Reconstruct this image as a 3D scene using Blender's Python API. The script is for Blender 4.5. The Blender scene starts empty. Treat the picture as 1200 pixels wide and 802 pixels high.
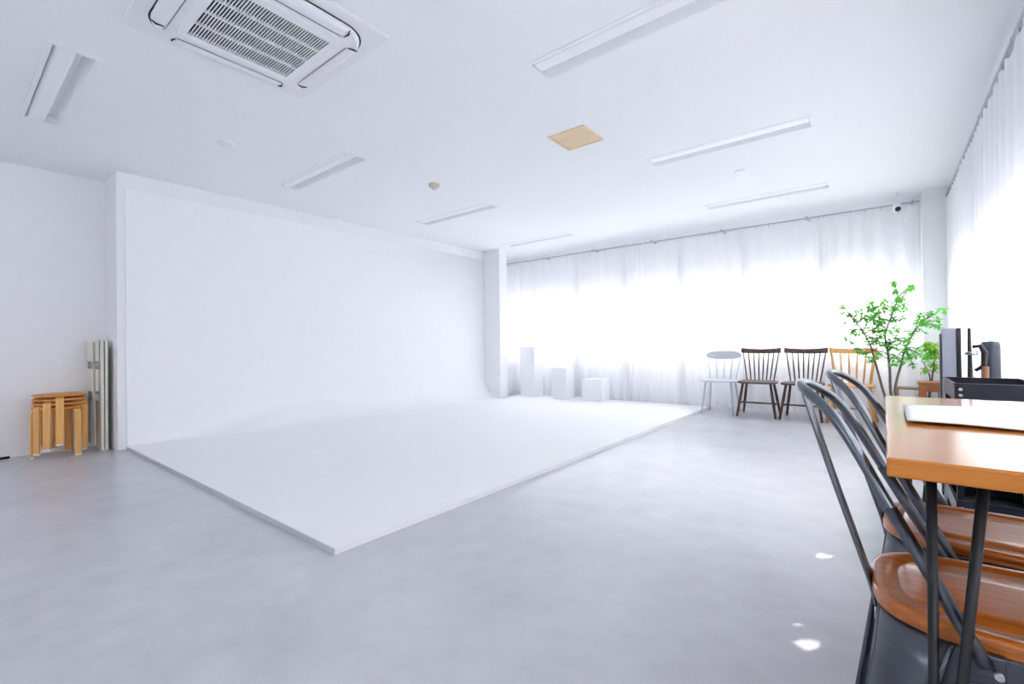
import bpy, bmesh, math, random
from mathutils import Vector, Matrix
random.seed(7)
sc = bpy.context.scene
COL = sc.collection
PI = math.pi

# ------------------------------------------------------------------ camera, world, sun, window light, exposure
def make_camera():
    f, yaw, pit, rol, h = 543.6945, math.radians(38.7467), math.radians(.346), math.radians(.6829), .94
    r = Vector((math.cos(yaw), math.sin(yaw), 0)); F = Vector((-math.sin(yaw), math.cos(yaw), 0)); Z = Vector((0, 0, 1))
    u = math.cos(pit) * Z - math.sin(pit) * F
    fw = math.sin(pit) * Z + math.cos(pit) * F
    right = math.cos(rol) * r - math.sin(rol) * u
    up = math.sin(rol) * r + math.cos(rol) * u
    cam = bpy.data.cameras.new('camera'); cam.sensor_width = 36; cam.lens = f / 1200 * 36
    cam.clip_start = .02; cam.clip_end = 200
    o = bpy.data.objects.new('camera', cam); COL.objects.link(o)
    m = Matrix((right, up, -fw)).transposed().to_4x4(); m.translation = (0, 0, h)
    o.matrix_world = m
    sc.camera = o
make_camera()

WORLD_STRENGTH = 5.8
SUN_STRENGTH = 4.0
EXPOSURE = 1.1
sc.view_settings.view_transform = 'Standard'
sc.view_settings.look = 'None'
sc.view_settings.gamma = 1
sc.view_settings.use_curve_mapping = False
sc.view_settings.exposure = EXPOSURE
w = bpy.data.worlds.new('sky'); sc.world = w; w.use_nodes = True
bg = w.node_tree.nodes['Background']
bg.inputs['Color'].default_value = (.945, .980, .985, 1)
bg.inputs['Strength'].default_value = WORLD_STRENGTH

sun = bpy.data.lights.new('sun', 'SUN'); sun.energy = SUN_STRENGTH; sun.angle = math.radians(.53); sun.color = (1, .97, .92)
so = bpy.data.objects.new('sun', sun); COL.objects.link(so)
SUN_D = Vector((-.75, -1.12, -1.03))
so.rotation_euler = SUN_D.to_track_quat('-Z', 'Y').to_euler(); so.location = (3, 6, 5)

def portal(name, loc, rot, sx, sy):
    l = bpy.data.lights.new(name, 'AREA'); l.shape = 'RECTANGLE'; l.size = sx; l.size_y = sy
    l.cycles.is_portal = True
    o = bpy.data.objects.new(name, l); COL.objects.link(o); o.location = loc; o.rotation_euler = rot
BWIN = (-5.75, .15, .94, 1.56)      # back window x0 x1 z0 z1
RWIN = [(2.95, 6.55), (-.75, 2.55), (-3.9, -1.15)]   # right windows y0 y1
RZ = (.88, 1.53)
portal('daylight_portal', ((BWIN[0] + BWIN[1]) / 2, 7.36, (BWIN[2] + BWIN[3]) / 2), (-PI / 2, 0, 0), BWIN[1] - BWIN[0], BWIN[3] - BWIN[2])
for a, b in RWIN:
    portal('daylight_portal', (.88, (a + b) / 2, (RZ[0] + RZ[1]) / 2), (0, PI / 2, 0), RZ[1] - RZ[0], b - a)
FILL_WIN = (-3.65, -2.4, .95, 2.0)    # unseen uncurtained window, added behind the camera to brighten the front
portal('daylight_portal', ((FILL_WIN[0] + FILL_WIN[1]) / 2, -4.36, (FILL_WIN[2] + FILL_WIN[3]) / 2), (PI / 2, 0, 0), FILL_WIN[1] - FILL_WIN[0], FILL_WIN[3] - FILL_WIN[2])
sc.cycles.max_bounces = 14
sc.cycles.diffuse_bounces = 8
sc.cycles.transmission_bounces = 10
sc.cycles.transparent_max_bounces = 12
sc.cycles.sample_clamp_indirect = 6
sc.cycles.use_denoising = True
sc.cycles.caustics_reflective = False
sc.cycles.caustics_refractive = False

# ------------------------------------------------------------------ materials
def nt(name):
    m = bpy.data.materials.new(name); m.use_nodes = True
    t = m.node_tree; b = t.nodes['Principled BSDF']
    return m, t, b
def lin(c):
    return tuple(((x / 255) / 12.92 if x / 255 <= .04045 else ((x / 255 + .055) / 1.055) ** 2.4) for x in c) + (1,)
def plain(name, rgb, rough=.5, metal=0, var=.04, scale=8, bump=0, bscale=60, coat=0, spec=.5):
    m, t, b = nt(name)
    c = lin(rgb)
    tc = t.nodes.new('ShaderNodeTexCoord'); n = t.nodes.new('ShaderNodeTexNoise'); n.inputs['Scale'].default_value = scale; n.inputs['Detail'].default_value = 4
    t.links.new(tc.outputs['Object'], n.inputs['Vector'])
    r = t.nodes.new('ShaderNodeValToRGB')
    r.color_ramp.elements[0].position = .3; r.color_ramp.elements[1].position = .7
    r.color_ramp.elements[0].color = tuple(x * (1 - var) for x in c[:3]) + (1,)
    r.color_ramp.elements[1].color = tuple(min(1, x * (1 + var)) for x in c[:3]) + (1,)
    t.links.new(n.outputs['Fac'], r.inputs['Fac']); t.links.new(r.outputs['Color'], b.inputs['Base Color'])
    b.inputs['Roughness'].default_value = rough; b.inputs['Metallic'].default_value = metal
    b.inputs['Coat Weight'].default_value = coat; b.inputs['Coat Roughness'].default_value = .08
    b.inputs['Specular IOR Level'].default_value = spec
    if bump:
        n2 = t.nodes.new('ShaderNodeTexNoise'); n2.inputs['Scale'].default_value = bscale; n2.inputs['Detail'].default_value = 3
        t.links.new(tc.outputs['Object'], n2.inputs['Vector'])
        bp = t.nodes.new('ShaderNodeBump'); bp.inputs['Strength'].default_value = bump; bp.inputs['Distance'].default_value = .004
        t.links.new(n2.outputs['Fac'], bp.inputs['Height']); t.links.new(bp.outputs['Normal'], b.inputs['Normal'])
    return m
def wood(name, c1, c2, rough=.35, axis=0, scale=3, coat=.0, stretch=14):
    m, t, b = nt(name)
    tc = t.nodes.new('ShaderNodeTexCoord'); mp = t.nodes.new('ShaderNodeMapping')
    s = [stretch, stretch, stretch]; s[axis] = 1
    mp.inputs['Scale'].default_value = s
    n = t.nodes.new('ShaderNodeTexNoise'); n.inputs['Scale'].default_value = scale; n.inputs['Detail'].default_value = 6; n.inputs['Distortion'].default_value = .4
    r = t.nodes.new('ShaderNodeValToRGB')
    r.color_ramp.elements[0].position = .3; r.color_ramp.elements[1].position = .72
    r.color_ramp.elements[0].color = lin(c1); r.color_ramp.elements[1].color = lin(c2)
    t.links.new(tc.outputs['Object'], mp.inputs['Vector']); t.links.new(mp.outputs['Vector'], n.inputs['Vector'])
    t.links.new(n.outputs['Fac'], r.inputs['Fac']); t.links.new(r.outputs['Color'], b.inputs['Base Color'])
    b.inputs['Roughness'].default_value = rough
    b.inputs['Coat Weight'].default_value = coat; b.inputs['Coat Roughness'].default_value = .12
    return m

M = {}
M['wall'] = plain('white_wall_paint', (242, 242, 245), .75, var=.01, bump=.1, bscale=140, spec=.25)
M['cyc'] = plain('cyclorama_paint', (247, 247, 249), .6, var=.006, spec=.3)
def ceiling_mat():
    m, t, b = nt('acoustic_ceiling_paint')
    tc = t.nodes.new('ShaderNodeTexCoord')
    n = t.nodes.new('ShaderNodeTexNoise'); n.inputs['Scale'].default_value = 55; n.inputs['Detail'].default_value = 2
    t.links.new(tc.outputs['Object'], n.inputs['Vector'])
    r = t.nodes.new('ShaderNodeValToRGB')
    r.color_ramp.elements[0].position = .30; r.color_ramp.elements[1].position = .38
    r.color_ramp.elements[0].color = (.2, .2, .2, 1); r.color_ramp.elements[1].color = (1, 1, 1, 1)
    t.links.new(n.outputs['Fac'], r.inputs['Fac'])
    bp = t.nodes.new('ShaderNodeBump'); bp.inputs['Strength'].default_value = .35; bp.inputs['Distance'].default_value = .003
    t.links.new(r.outputs['Color'], bp.inputs['Height']); t.links.new(bp.outputs['Normal'], b.inputs['Normal'])
    b.inputs['Base Color'].default_value = lin((243, 244, 247)); b.inputs['Roughness'].default_value = .85
    b.inputs['Specular IOR Level'].default_value = .2
    return m
M['ceiling'] = ceiling_mat()
def floor_mat():
    m, t, b = nt('polished_concrete')
    tc = t.nodes.new('ShaderNodeTexCoord')
    n1 = t.nodes.new('ShaderNodeTexNoise'); n1.inputs['Scale'].default_value = 1.6; n1.inputs['Detail'].default_value = 8; n1.inputs['Roughness'].default_value = .62
    n2 = t.nodes.new('ShaderNodeTexNoise'); n2.inputs['Scale'].default_value = 7; n2.inputs['Detail'].default_value = 6
    for n in (n1, n2): t.links.new(tc.outputs['Object'], n.inputs['Vector'])
    mx = t.nodes.new('ShaderNodeMix'); mx.data_type = 'FLOAT'; mx.inputs[0].default_value = .35
    t.links.new(n1.outputs['Fac'], mx.inputs[2]); t.links.new(n2.outputs['Fac'], mx.inputs[3])
    r = t.nodes.new('ShaderNodeValToRGB')
    r.color_ramp.elements[0].position = .36; r.color_ramp.elements[1].position = .64
    r.color_ramp.elements[0].color = lin((191, 191, 198)); r.color_ramp.elements[1].color = lin((209, 209, 216))
    t.links.new(mx.outputs[0], r.inputs['Fac']); t.links.new(r.outputs['Color'], b.inputs['Base Color'])
    b.inputs['Roughness'].default_value = .28; b.inputs['Specular IOR Level'].default_value = .5
    return m
M['floor'] = floor_mat()
def curtain_mat():
    m = bpy.data.materials.new('white_sheer_fabric'); m.use_nodes = True
    t = m.node_tree; t.nodes.clear()
    out = t.nodes.new('ShaderNodeOutputMaterial')
    d = t.nodes.new('ShaderNodeBsdfDiffuse'); tr = t.nodes.new('ShaderNodeBsdfTranslucent')
    wv = t.nodes.new('ShaderNodeTexNoise'); wv.inputs['Scale'].default_value = 9
    tc = t.nodes.new('ShaderNodeTexCoord'); t.links.new(tc.outputs['Object'], wv.inputs['Vector'])
    r = t.nodes.new('ShaderNodeValToRGB')
    r.color_ramp.elements[0].color = (.905, .905, .92, 1); r.color_ramp.elements[1].color = (.95, .95, .96, 1)
    t.links.new(wv.outputs['Fac'], r.inputs['Fac'])
    t.links.new(r.outputs['Color'], d.inputs['Color']); t.links.new(r.outputs['Color'], tr.inputs['Color'])
    mx = t.nodes.new('ShaderNodeMixShader'); mx.inputs[0].default_value = .50
    t.links.new(d.outputs[0], mx.inputs[1]); t.links.new(tr.outputs[0], mx.inputs[2])
    t.links.new(mx.outputs[0], out.inputs['Surface'])
    return m
M['curtain'] = curtain_mat()
def glass_mat():
    m = bpy.data.materials.new('window_glass'); m.use_nodes = True
    t = m.node_tree; t.nodes.clear()
    out = t.nodes.new('ShaderNodeOutputMaterial')
    g = t.nodes.new('ShaderNodeBsdfGlossy'); g.inputs['Roughness'].default_value = .02
    tr = t.nodes.new('ShaderNodeBsdfTransparent'); tr.inputs['Color'].default_value = (.965, .965, .97, 1)
    mx = t.nodes.new('ShaderNodeMixShader')
    mx.inputs[0].default_value = .05
    t.links.new(tr.outputs[0], mx.inputs[1]); t.links.new(g.outputs[0], mx.inputs[2])
    t.links.new(mx.outputs[0], out.inputs['Surface'])
    return m
M['glass'] = glass_mat()
M['alu'] = plain('window_aluminium', (190, 193, 198), .35, .6)
M['rail'] = plain('rail_metal', (186, 189, 197), .4, .2)
M['white_plastic'] = plain('white_plastic', (236, 237, 241), .4, var=.01)
M['lamp_white'] = plain('lamp_enamel', (240, 241, 245), .45, var=.01)
M['diffuser'] = plain('lamp_diffuser', (244, 245, 248), .3, var=.01)
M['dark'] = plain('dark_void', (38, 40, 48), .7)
M['black_metal'] = plain('black_metal', (30, 31, 35), .42, .3, var=.1)
M['gun'] = plain('gunmetal', (112, 117, 126), .26, .92, var=.14, scale=6)
M['gun_dark'] = plain('dark_gunmetal', (92, 96, 104), .30, .88, var=.16, scale=7)
M['steel'] = plain('bolt_steel', (200, 202, 206), .25, .9)
M['table'] = wood('table_oak', (166, 96, 18), (196, 122, 34), .24, 0, 2.6, .5)
M['seat'] = wood('seat_elm', (154, 80, 24), (202, 116, 44), .28, 0, 3.2, .4, 20)
M['birch'] = wood('birch', (228, 164, 90), (244, 190, 116), .4, 2, 3, .1)
M['birch_edge'] = wood('birch_top', (206, 132, 52), (228, 160, 78), .4, 0, 3, .1)
M['pad'] = plain('felt_pad', (228, 226, 222), .9)
M['cream'] = plain('cream_enamel', (226, 223, 210), .45)
M['cream_dark'] = plain('dark_cream_steel', (170, 168, 154), .5)  # darker cream for the folded leg frame
M['greyp'] = plain('grey_chair_paint', (206, 209, 217), .45)
M['walnut'] = wood('walnut', (74, 52, 50), (100, 74, 70), .4, 2, 4, .1)
M['oak'] = wood('light_oak', (206, 150, 84), (228, 178, 112), .4, 2, 4, .1)
M['edge'] = plain('edge_shade_grey', (196, 198, 204), .6)  # grey that stands for shade on the platform's near rim
M['box'] = plain('white_box_paint', (242, 243, 246), .6, var=.01)
M['bark'] = plain('plant_bark', (104, 92, 78), .8, var=.2, scale=40)
def leaf_mat(name, c1, c2):
    m, t, b = nt(name)
    oi = t.nodes.new('ShaderNodeTexCoord'); n = t.nodes.new('ShaderNodeTexNoise'); n.inputs['Scale'].default_value = 9
    t.links.new(oi.outputs['Object'], n.inputs['Vector'])
    r = t.nodes.new('ShaderNodeValToRGB'); r.color_ramp.elements[0].position = .35; r.color_ramp.elements[1].position = .65
    r.color_ramp.elements[0].color = lin(c1); r.color_ramp.elements[1].color = lin(c2)
    t.links.new(n.outputs['Fac'], r.inputs['Fac']); t.links.new(r.outputs['Color'], b.inputs['Base Color'])
    b.inputs['Roughness'].default_value = .45
    tr = t.nodes.new('ShaderNodeBsdfTranslucent'); t.links.new(r.outputs['Color'], tr.inputs['Color'])
    mx = t.nodes.new('ShaderNodeMixShader'); mx.inputs[0].default_value = .4
    out = t.nodes['Material Output']
    t.links.new(b.outputs[0], mx.inputs[1]); t.links.new(tr.outputs[0], mx.inputs[2]); t.links.new(mx.outputs[0], out.inputs['Surface'])
    return m
M['leaf'] = leaf_mat('leaf_green', (62, 172, 62), (140, 216, 92))
M['leaf2'] = leaf_mat('leaf_yellow_green', (92, 184, 48), (186, 224, 84))
M['pot'] = plain('grey_ceramic', (120, 122, 126), .6)
M['soil'] = plain('soil', (58, 44, 34), .95, var=.3, scale=60)
M['stoolwood'] = wood('reddish_brown_wood', (146, 82, 42), (176, 106, 60), .4, 0, 4, .1)
M['thinwood'] = wood('pale_bench_wood', (150, 112, 84), (178, 138, 106), .5, 0, 4)
M['cart'] = plain('black_cart_steel', (42, 46, 58), .35, .3, var=.08)
M['slate'] = plain('slate_case', (166, 170, 184), .5)
M['slate_dark'] = plain('dark_case', (66, 72, 86), .55)
M['blackp'] = plain('black_plastic', (28, 29, 34), .45)
M['stick'] = wood('reddish_stick', (150, 100, 70), (190, 136, 100), .5, 2, 5)
M['paper'] = plain('white_sheet', (238, 239, 243), .55, var=.01)
M['ply'] = wood('plywood', (220, 194, 156), (236, 214, 180), .6, 0, 4)
M['beige'] = plain('aged_plastic', (206, 200, 182), .5)
M['lens'] = plain('lens_black', (14, 15, 20), .15)
M['cable'] = plain('black_rubber', (24, 24, 26), .6)

# ------------------------------------------------------------------ mesh helpers
class MB:
    def __init__(s): s.bm = bmesh.new()
    def box(s, x0, x1, y0, y1, z0, z1):
        v = [s.bm.verts.new(p) for p in ((x0, y0, z0), (x1, y0, z0), (x1, y1, z0), (x0, y1, z0), (x0, y0, z1), (x1, y0, z1), (x1, y1, z1), (x0, y1, z1))]
        for q in ((3, 2, 1, 0), (4, 5, 6, 7), (0, 1, 5, 4), (1, 2, 6, 5), (2, 3, 7, 6), (3, 0, 4, 7)): s.bm.faces.new([v[i] for i in q])
        return s
    def hexa(s, b4, t4):
        v = [s.bm.verts.new(p) for p in list(b4) + list(t4)]
        for q in ((3, 2, 1, 0), (4, 5, 6, 7), (0, 1, 5, 4), (1, 2, 6, 5), (2, 3, 7, 6), (3, 0, 4, 7)): s.bm.faces.new([v[i] for i in q])
        return s
    def tube(s, pts, r, n=8, cap=True, flat=1.0, ref=None):
        pts = [Vector(p) for p in pts]; rs = r if isinstance(r, (list, tuple)) else [r] * len(pts)
        rings = []; up = None
        for i, p in enumerate(pts):
            d = (pts[min(i + 1, len(pts) - 1)] - pts[max(i - 1, 0)]).normalized()
            if up is None:
                up = Vector(ref) if ref else (Vector((0, 0, 1)) if abs(d.z) < .9 else Vector((1, 0, 0)))
            a = d.cross(up).normalized(); b = a.cross(d).normalized(); up = b
            rings.append([s.bm.verts.new(p + rs[i] * (math.cos(2 * PI * k / n) * a + flat * math.sin(2 * PI * k / n) * b)) for k in range(n)])
        for q in range(len(rings) - 1):
            for k in range(n):
                f = s.bm.faces.new((rings[q][k], rings[q][(k + 1) % n], rings[q + 1][(k + 1) % n], rings[q + 1][k])); f.smooth = True
        if cap:
            s.bm.faces.new(rings[0][::-1]); s.bm.faces.new(rings[-1])
        return s
    def prism(s, poly, z0, z1):
        b = [s.bm.verts.new((x, y, z0)) for x, y in poly]; t = [s.bm.verts.new((x, y, z1)) for x, y in poly]
        s.bm.faces.new(b[::-1]); s.bm.faces.new(t); n = len(poly)
        for i in range(n): s.bm.faces.new((b[i], b[(i + 1) % n], t[(i + 1) % n], t[i]))
        return s
    def lathe(s, prof, n=24, c=(0, 0, 0), cap=True):
        rings = []
        for r, z in prof: rings.append([s.bm.verts.new((c[0] + r * math.cos(2 * PI * k / n), c[1] + r * math.sin(2 * PI * k / n), c[2] + z)) for k in range(n)])
        for q in range(len(rings) - 1):
            for k in range(n):
                f = s.bm.faces.new((rings[q][k], rings[q][(k + 1) % n], rings[q + 1][(k + 1) % n], rings[q + 1][k])); f.smooth = True
        if cap: s.bm.faces.new(rings[0][::-1]); s.bm.faces.new(rings[-1])
        return s
    def grid(s, rows, smooth=True, closed=False):
        vs = [[s.bm.verts.new(p) for p in r] for r in rows]
        for i in range(len(vs) - 1):
            m = len(vs[i])
            for j in range(m if closed else m - 1):
                f = s.bm.faces.new((vs[i][j], vs[i][(j + 1) % m], vs[i + 1][(j + 1) % m], vs[i + 1][j])); f.smooth = smooth
        return s
    def move(s, m):
        bmesh.ops.transform(s.bm, matrix=m, verts=s.bm.verts); return s
    def build(s, name, mat, parent=None, bevel=0, seg=2, solid=0, sub=0, loc=None):
        bmesh.ops.recalc_face_normals(s.bm, faces=s.bm.faces)
        me = bpy.data.meshes.new(name); s.bm.to_mesh(me); s.bm.free()
        me.materials.append(M[mat] if isinstance(mat, str) else mat)
        o = bpy.data.objects.new(name, me); COL.objects.link(o)
        if parent: o.parent = parent
        if loc: o.location = loc
        if solid:
            md = o.modifiers.new('solid', 'SOLIDIFY'); md.thickness = solid; md.offset = 0
        if sub:
            md = o.modifiers.new('sub', 'SUBSURF'); md.levels = sub; md.render_levels = sub
        if bevel:
            md = o.modifiers.new('bevel', 'BEVEL'); md.width = bevel; md.segments = seg; md.limit_method = 'ANGLE'
        return o
def tag(o, label, cat, group=None):
    o['label'] = label; o['category'] = cat
    if group: o['group'] = group
    return o
def struct(o, label=None, cat=None):
    o['kind'] = 'structure'
    if label: o['label'] = label
    if cat: o['category'] = cat
    return o
def thing(name, label, cat, loc=(0, 0, 0), rz=0, group=None):
    o = bpy.data.objects.new(name, None); COL.objects.link(o); o.location = loc; o.rotation_euler = (0, 0, rz)
    o.empty_display_size = .1
    return tag(o, label, cat, group)
def kids(o): return [c for c in COL.objects if c.parent == o]
def dup(root, loc, rz, label):
    r = root.copy(); COL.objects.link(r); r.location = loc; r.rotation_euler = (0, 0, rz); r['label'] = label
    for ch in kids(root):
        c = ch.copy(); COL.objects.link(c); c.parent = r
        for g in kids(ch):
            d = g.copy(); COL.objects.link(d); d.parent = c
    return r
def lerp(a, b, t): return a + (b - a) * t
def smooth_path(pts, n=6):
    P = [Vector(p) for p in pts]; out = []
    for i in range(len(P) - 1):
        p0 = P[max(i - 1, 0)]; p1 = P[i]; p2 = P[i + 1]; p3 = P[min(i + 2, len(P) - 1)]
        for k in range(n):
            t = k / n
            out.append(.5 * ((2 * p1) + (-p0 + p2) * t + (2 * p0 - 5 * p1 + 4 * p2 - p3) * t * t + (-p0 + 3 * p1 - 3 * p2 + p3) * t ** 3))
    out.append(P[-1]); return out

# ------------------------------------------------------------------ the room
H = 2.607
XL, XR, YB, YF = -6.02, .72, 7.20, -4.2
XP, YP = -5.56, 1.065
LAMP = [(-1.626, 2.221), (-1.672, 4.064), (-1.70, 5.879), (-4.763, .397), (-4.83, 2.217), (-4.88, 4.06), (-4.93, 5.93)]
LL, LW = 1.267, .2
struct(MB().box(XL - .2, XR + .2, YF - .2, YB + .2, -.12, 0).build('floor', 'floor'), 'pale grey polished concrete floor of the studio', 'floor')
def ceiling():
    xs = sorted({XL - .2, XR + .2} | {a for x, y in LAMP for a in (x, x + LL)})
    ys = sorted({YF - .2, YB + .2} | {a for x, y in LAMP for a in (y, y + LW)})
    b = MB()
    for i in range(len(xs) - 1):
        for j in range(len(ys) - 1):
            cx, cy = (xs[i] + xs[i + 1]) / 2, (ys[j] + ys[j + 1]) / 2
            if any(x < cx < x + LL and y < cy < y + LW for x, y in LAMP): continue
            b.bm.faces.new([b.bm.verts.new((x, y, H)) for x, y in ((xs[i], ys[j]), (xs[i + 1], ys[j]), (xs[i + 1], ys[j + 1]), (xs[i], ys[j + 1]))])
    bmesh.ops.remove_doubles(b.bm, verts=b.bm.verts, dist=1e-5)
    r = bmesh.ops.extrude_face_region(b.bm, geom=b.bm.faces[:])
    bmesh.ops.translate(b.bm, vec=(0, 0, .12), verts=[v for v in r['geom'] if isinstance(v, bmesh.types.BMVert)])
    return b.build('ceiling', 'ceiling')
struct(ceiling(), 'white textured acoustic ceiling', 'ceiling')
struct(MB().box(XL - .15, XL, YF, YB, 0, H).build('wall_left', 'wall'), 'plain white wall behind the stool stack', 'wall')
# partition that carries the cyclorama, its end seen as a corner post on the left
struct(MB().box(XL, XP, YP, 6.14, 0, H).build('wall_partition', 'wall', bevel=.004), 'white partition wall with corner beside folded table', 'wall')
struct(MB().box(XL, -5.19, 6.14, 6.34, 0, H).build('wall_return', 'wall', bevel=.004), 'white stub wall closing the far end of the cyclorama', 'wall')
struct(MB().box(.345, XR, 6.915, YB, 0, H).build('wall_pillar', 'wall', bevel=.004), 'white corner pillar behind the small plant', 'wall')
b = MB(); x0, x1, z0, z1 = BWIN
b.box(XL, XR + .15, YB, YB + .15, 0, z0).box(XL, XR + .15, YB, YB + .15, z1, H).box(XL, x0, YB, YB + .15, z0, z1).box(x1, XR + .15, YB, YB + .15, z0, z1)
struct(b.build('wall_back', 'wall'), 'white back wall behind the long curtains', 'wall')
b = MB(); z0, z1 = RZ
b.box(XR, XR + .15, YF, YB, 0, z0).box(XR, XR + .15, YF, YB, z1, H)
ys = [YF] + [v for a in sorted(RWIN) for v in a] + [YB]
for i in range(0, len(ys), 2): b.box(XR, XR + .15, ys[i], ys[i + 1], z0, z1)
struct(b.build('wall_right', 'wall'), 'white right wall behind the near curtains', 'wall')
b = MB(); x0, x1, z0, z1 = FILL_WIN
b.box(XL - .15, XR + .15, YF - .15, YF, 0, z0).box(XL - .15, XR + .15, YF - .15, YF, z1, H).box(XL - .15, x0, YF - .15, YF, z0, z1).box(x1, XR + .15, YF - .15, YF, z0, z1)
struct(b.build('wall_front', 'wall'), 'white wall behind the camera', 'wall')

def window(n, a, bb, z0, z1, axis, c, label, panes):
    """aluminium framed window; axis 'x' runs along x at y=c, axis 'y' runs along y at x=c"""
    def bx(m, u0, u1, w0, w1, za, zb):
        return m.box(u0, u1, c + w0, c + w1, za, zb) if axis == 'x' else m.box(c + w0, c + w1, u0, u1, za, zb)
    root = bpy.data.objects.new('window_%d' % n, None); COL.objects.link(root); struct(root, label, 'window')
    f = MB(); t = .045
    bx(f, a, bb, .04, .10, z0, z0 + t); bx(f, a, bb, .04, .10, z1 - t, z1)
    for i in range(panes + 1):
        u = lerp(a, bb - t, i / panes); bx(f, u, u + t, .04, .10, z0 + t, z1 - t)
    f.build('frame', 'alu', root)
    for i in range(panes):
        u = lerp(a, bb - t, i / panes) + t; v = lerp(a, bb - t, (i + 1) / panes)
        bx(MB(), u, v, .066, .072, z0 + t, z1 - t).build('pane', 'glass', root)
    return root
window(5, FILL_WIN[0], FILL_WIN[1], FILL_WIN[2], FILL_WIN[3], 'x', YF - .14, 'bare window added as fill light in the wall behind the camera', 2)
window(1, BWIN[0], BWIN[1], BWIN[2], BWIN[3], 'x', YB, 'long window glowing through the back curtains', 6)
for i, (a, bb) in enumerate(RWIN):
    window(i + 2, a, bb, RZ[0], RZ[1], 'y', XR, ['window glowing through the curtains behind the black trolley', 'window beside the wooden table', 'window on the right wall behind the camera'][i], 3)

# ------------------------------------------------------------------ cyclorama: wall panel, cove and raised floor in one skin
def cyclorama():
    X0, X1, Y0, Y1, Y2, zt, zp, R = -5.55, -1.947, 1.13, 6.135, 6.88, 2.455, .03, .36
    def profile(R):
        prof = [(X0, zt)]
        for k in range(13):
            a = k / 12 * PI / 2
            prof.append((X0 + R - R * math.cos(a), zp + R - R * math.sin(a)))
        return prof + [(X1, zp)]
    def radius(y):      # the cove grows from a tight corner at the near end to its full sweep
        t = min(1, (y - Y0) / 1.6); return .012 + (R - .012) * t * t * (3 - 2 * t)
    prof = profile(radius(Y0))
    b = MB()
    b.grid([[(x, y, z) for x, z in profile(radius(y))] for y in [Y0 + 1.6 * k / 12 for k in range(13)] + [Y1]])
    v = [(-5.185, Y1, zp), (X1, Y1, zp), (X1, Y2, zp), (-5.185, Y2, zp)]
    b.bm.faces.new([b.bm.verts.new(p) for p in v])
    # rims down to the floor and the panel end
    def face(ps): b.bm.faces.new([b.bm.verts.new(p) for p in ps])
    face([(X1, Y0, 0), (X1, Y2, 0), (X1, Y2, zp), (X1, Y0, zp)])
    face([(-5.185, Y2, 0), (X1, Y2, 0), (X1, Y2, zp), (-5.185, Y2, zp)])
    poly = [(x, Y0, z) for x, z in prof] + [(X1, Y0, 0), (X0 - .008, Y0, 0), (X0 - .008, Y0, zt)]
    face(poly)
    face([(X0 - .008, Y0, zt), (X0, Y0, zt), (X0, Y1, zt), (X0 - .008, Y1, zt)])
    bmesh.ops.remove_doubles(b.bm, verts=b.bm.verts, dist=1e-5)
    o = b.build('cyclorama', 'cyc')
    for p in o.data.polygons: p.use_smooth = abs(p.normal.y) < .5
    md = o.modifiers.new('es', 'EDGE_SPLIT'); md.split_angle = math.radians(40)
    MB().box(X0 + .01, X1, Y0 - .004, Y0 - .0005, 0, zp - .002).build('edge_shade_strip', 'edge', o)['label'] = 'front edge of the platform with its shade painted grey'  # strip on the near rim only, its shade painted in grey
    return tag(o, 'seamless white cyclorama curving from wall panel into low floor platform', 'backdrop')
cyclorama()

# ------------------------------------------------------------------ curtains
def curtain(axis, c, a, bb, top, bot, label, seed, holes=(), group=None, pitch=.15):
    rnd = random.Random(seed)
    L = abs(bb - a); n = max(8, int(L / .0125))
    ph = [rnd.uniform(0, 6.28) for _ in range(5)]
    amp = [rnd.uniform(.6, 1.2) for _ in range(5)]
    nz = 110 if holes else 40
    zs = [top - (top - bot) * k / (nz - 1) for k in range(nz)]
    rows = []
    for k, z in enumerate(zs):
        f = k / (nz - 1); row = []
        for i in range(n + 1):
            u = a + (bb - a) * i / n; t = (u - a)
            warp = .04 * math.sin(3.1 * t + ph[0]) + .03 * math.sin(7.3 * t + ph[1] + f)
            s = math.sin(2 * PI * (t + warp) / pitch + ph[2])
            s2 = math.sin(2 * PI * (t + warp * 2) / (pitch * 2.7) + ph[3] + .5 * f)
            A = lerp(.014, .040 if axis == 'x' else .026, min(1, f * 1.6)) * (.65 + .5 * math.sin(1.7 * t + ph[4]) ** 2)
            off = A * (math.copysign(abs(s) ** .75, s)) + .010 * f * s2 * amp[0]
            zz = z
            if k == 0: zz = z - .022 * abs(math.sin(PI * t / .14)) ** 2      # the heading sags between hooks
            if k == nz - 1: zz = z + .006 * s2
            row.append((u, c + off, zz) if axis == 'x' else (c + off, u, zz))
        rows.append(row)
    m = MB(); m.grid(rows)
    if holes:
        kill = []; sd = SUN_D.normalized()
        for f in m.bm.faces:
            p = f.calc_center_median()
            if any((p - h0).cross(sd).length < hr for h0, hr in holes): kill.append(f)
        bmesh.ops.delete(m.bm, geom=kill, context='FACES')
    root = thing('curtain', label, 'curtain', group=group)
    m.build('fabric', 'curtain', root)
    for cols in (range(0, 5), range(n - 4, n + 1)):      # folded side hems: a second layer of cloth
        hm = MB(); off = Vector((0, .006, 0)) if axis == 'x' else Vector((.006, 0, 0))
        hm.grid([[Vector(r[q]) + off for q in cols] for r in rows]); hm.build('side_hem', 'curtain', root)
    k = 0
    cnt = int(L / .14); h0 = None
    for i in range(cnt + 1):
        u = a + (bb - a) * min(.995, max(.005, i * .14 / L))
        p = (u, c, top) if axis == 'x' else (c, u, top)
        if h0 is None:
            h0 = MB().tube([(0, 0, .0215), (0, 0, .01), (0, 0, -.012)], .004, 6).build('hook', 'rail', root, loc=p)
        else:
            q = h0.copy(); COL.objects.link(q); q.parent = root; q.location = p
    return root
YC, XC = 6.955, .548
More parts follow.
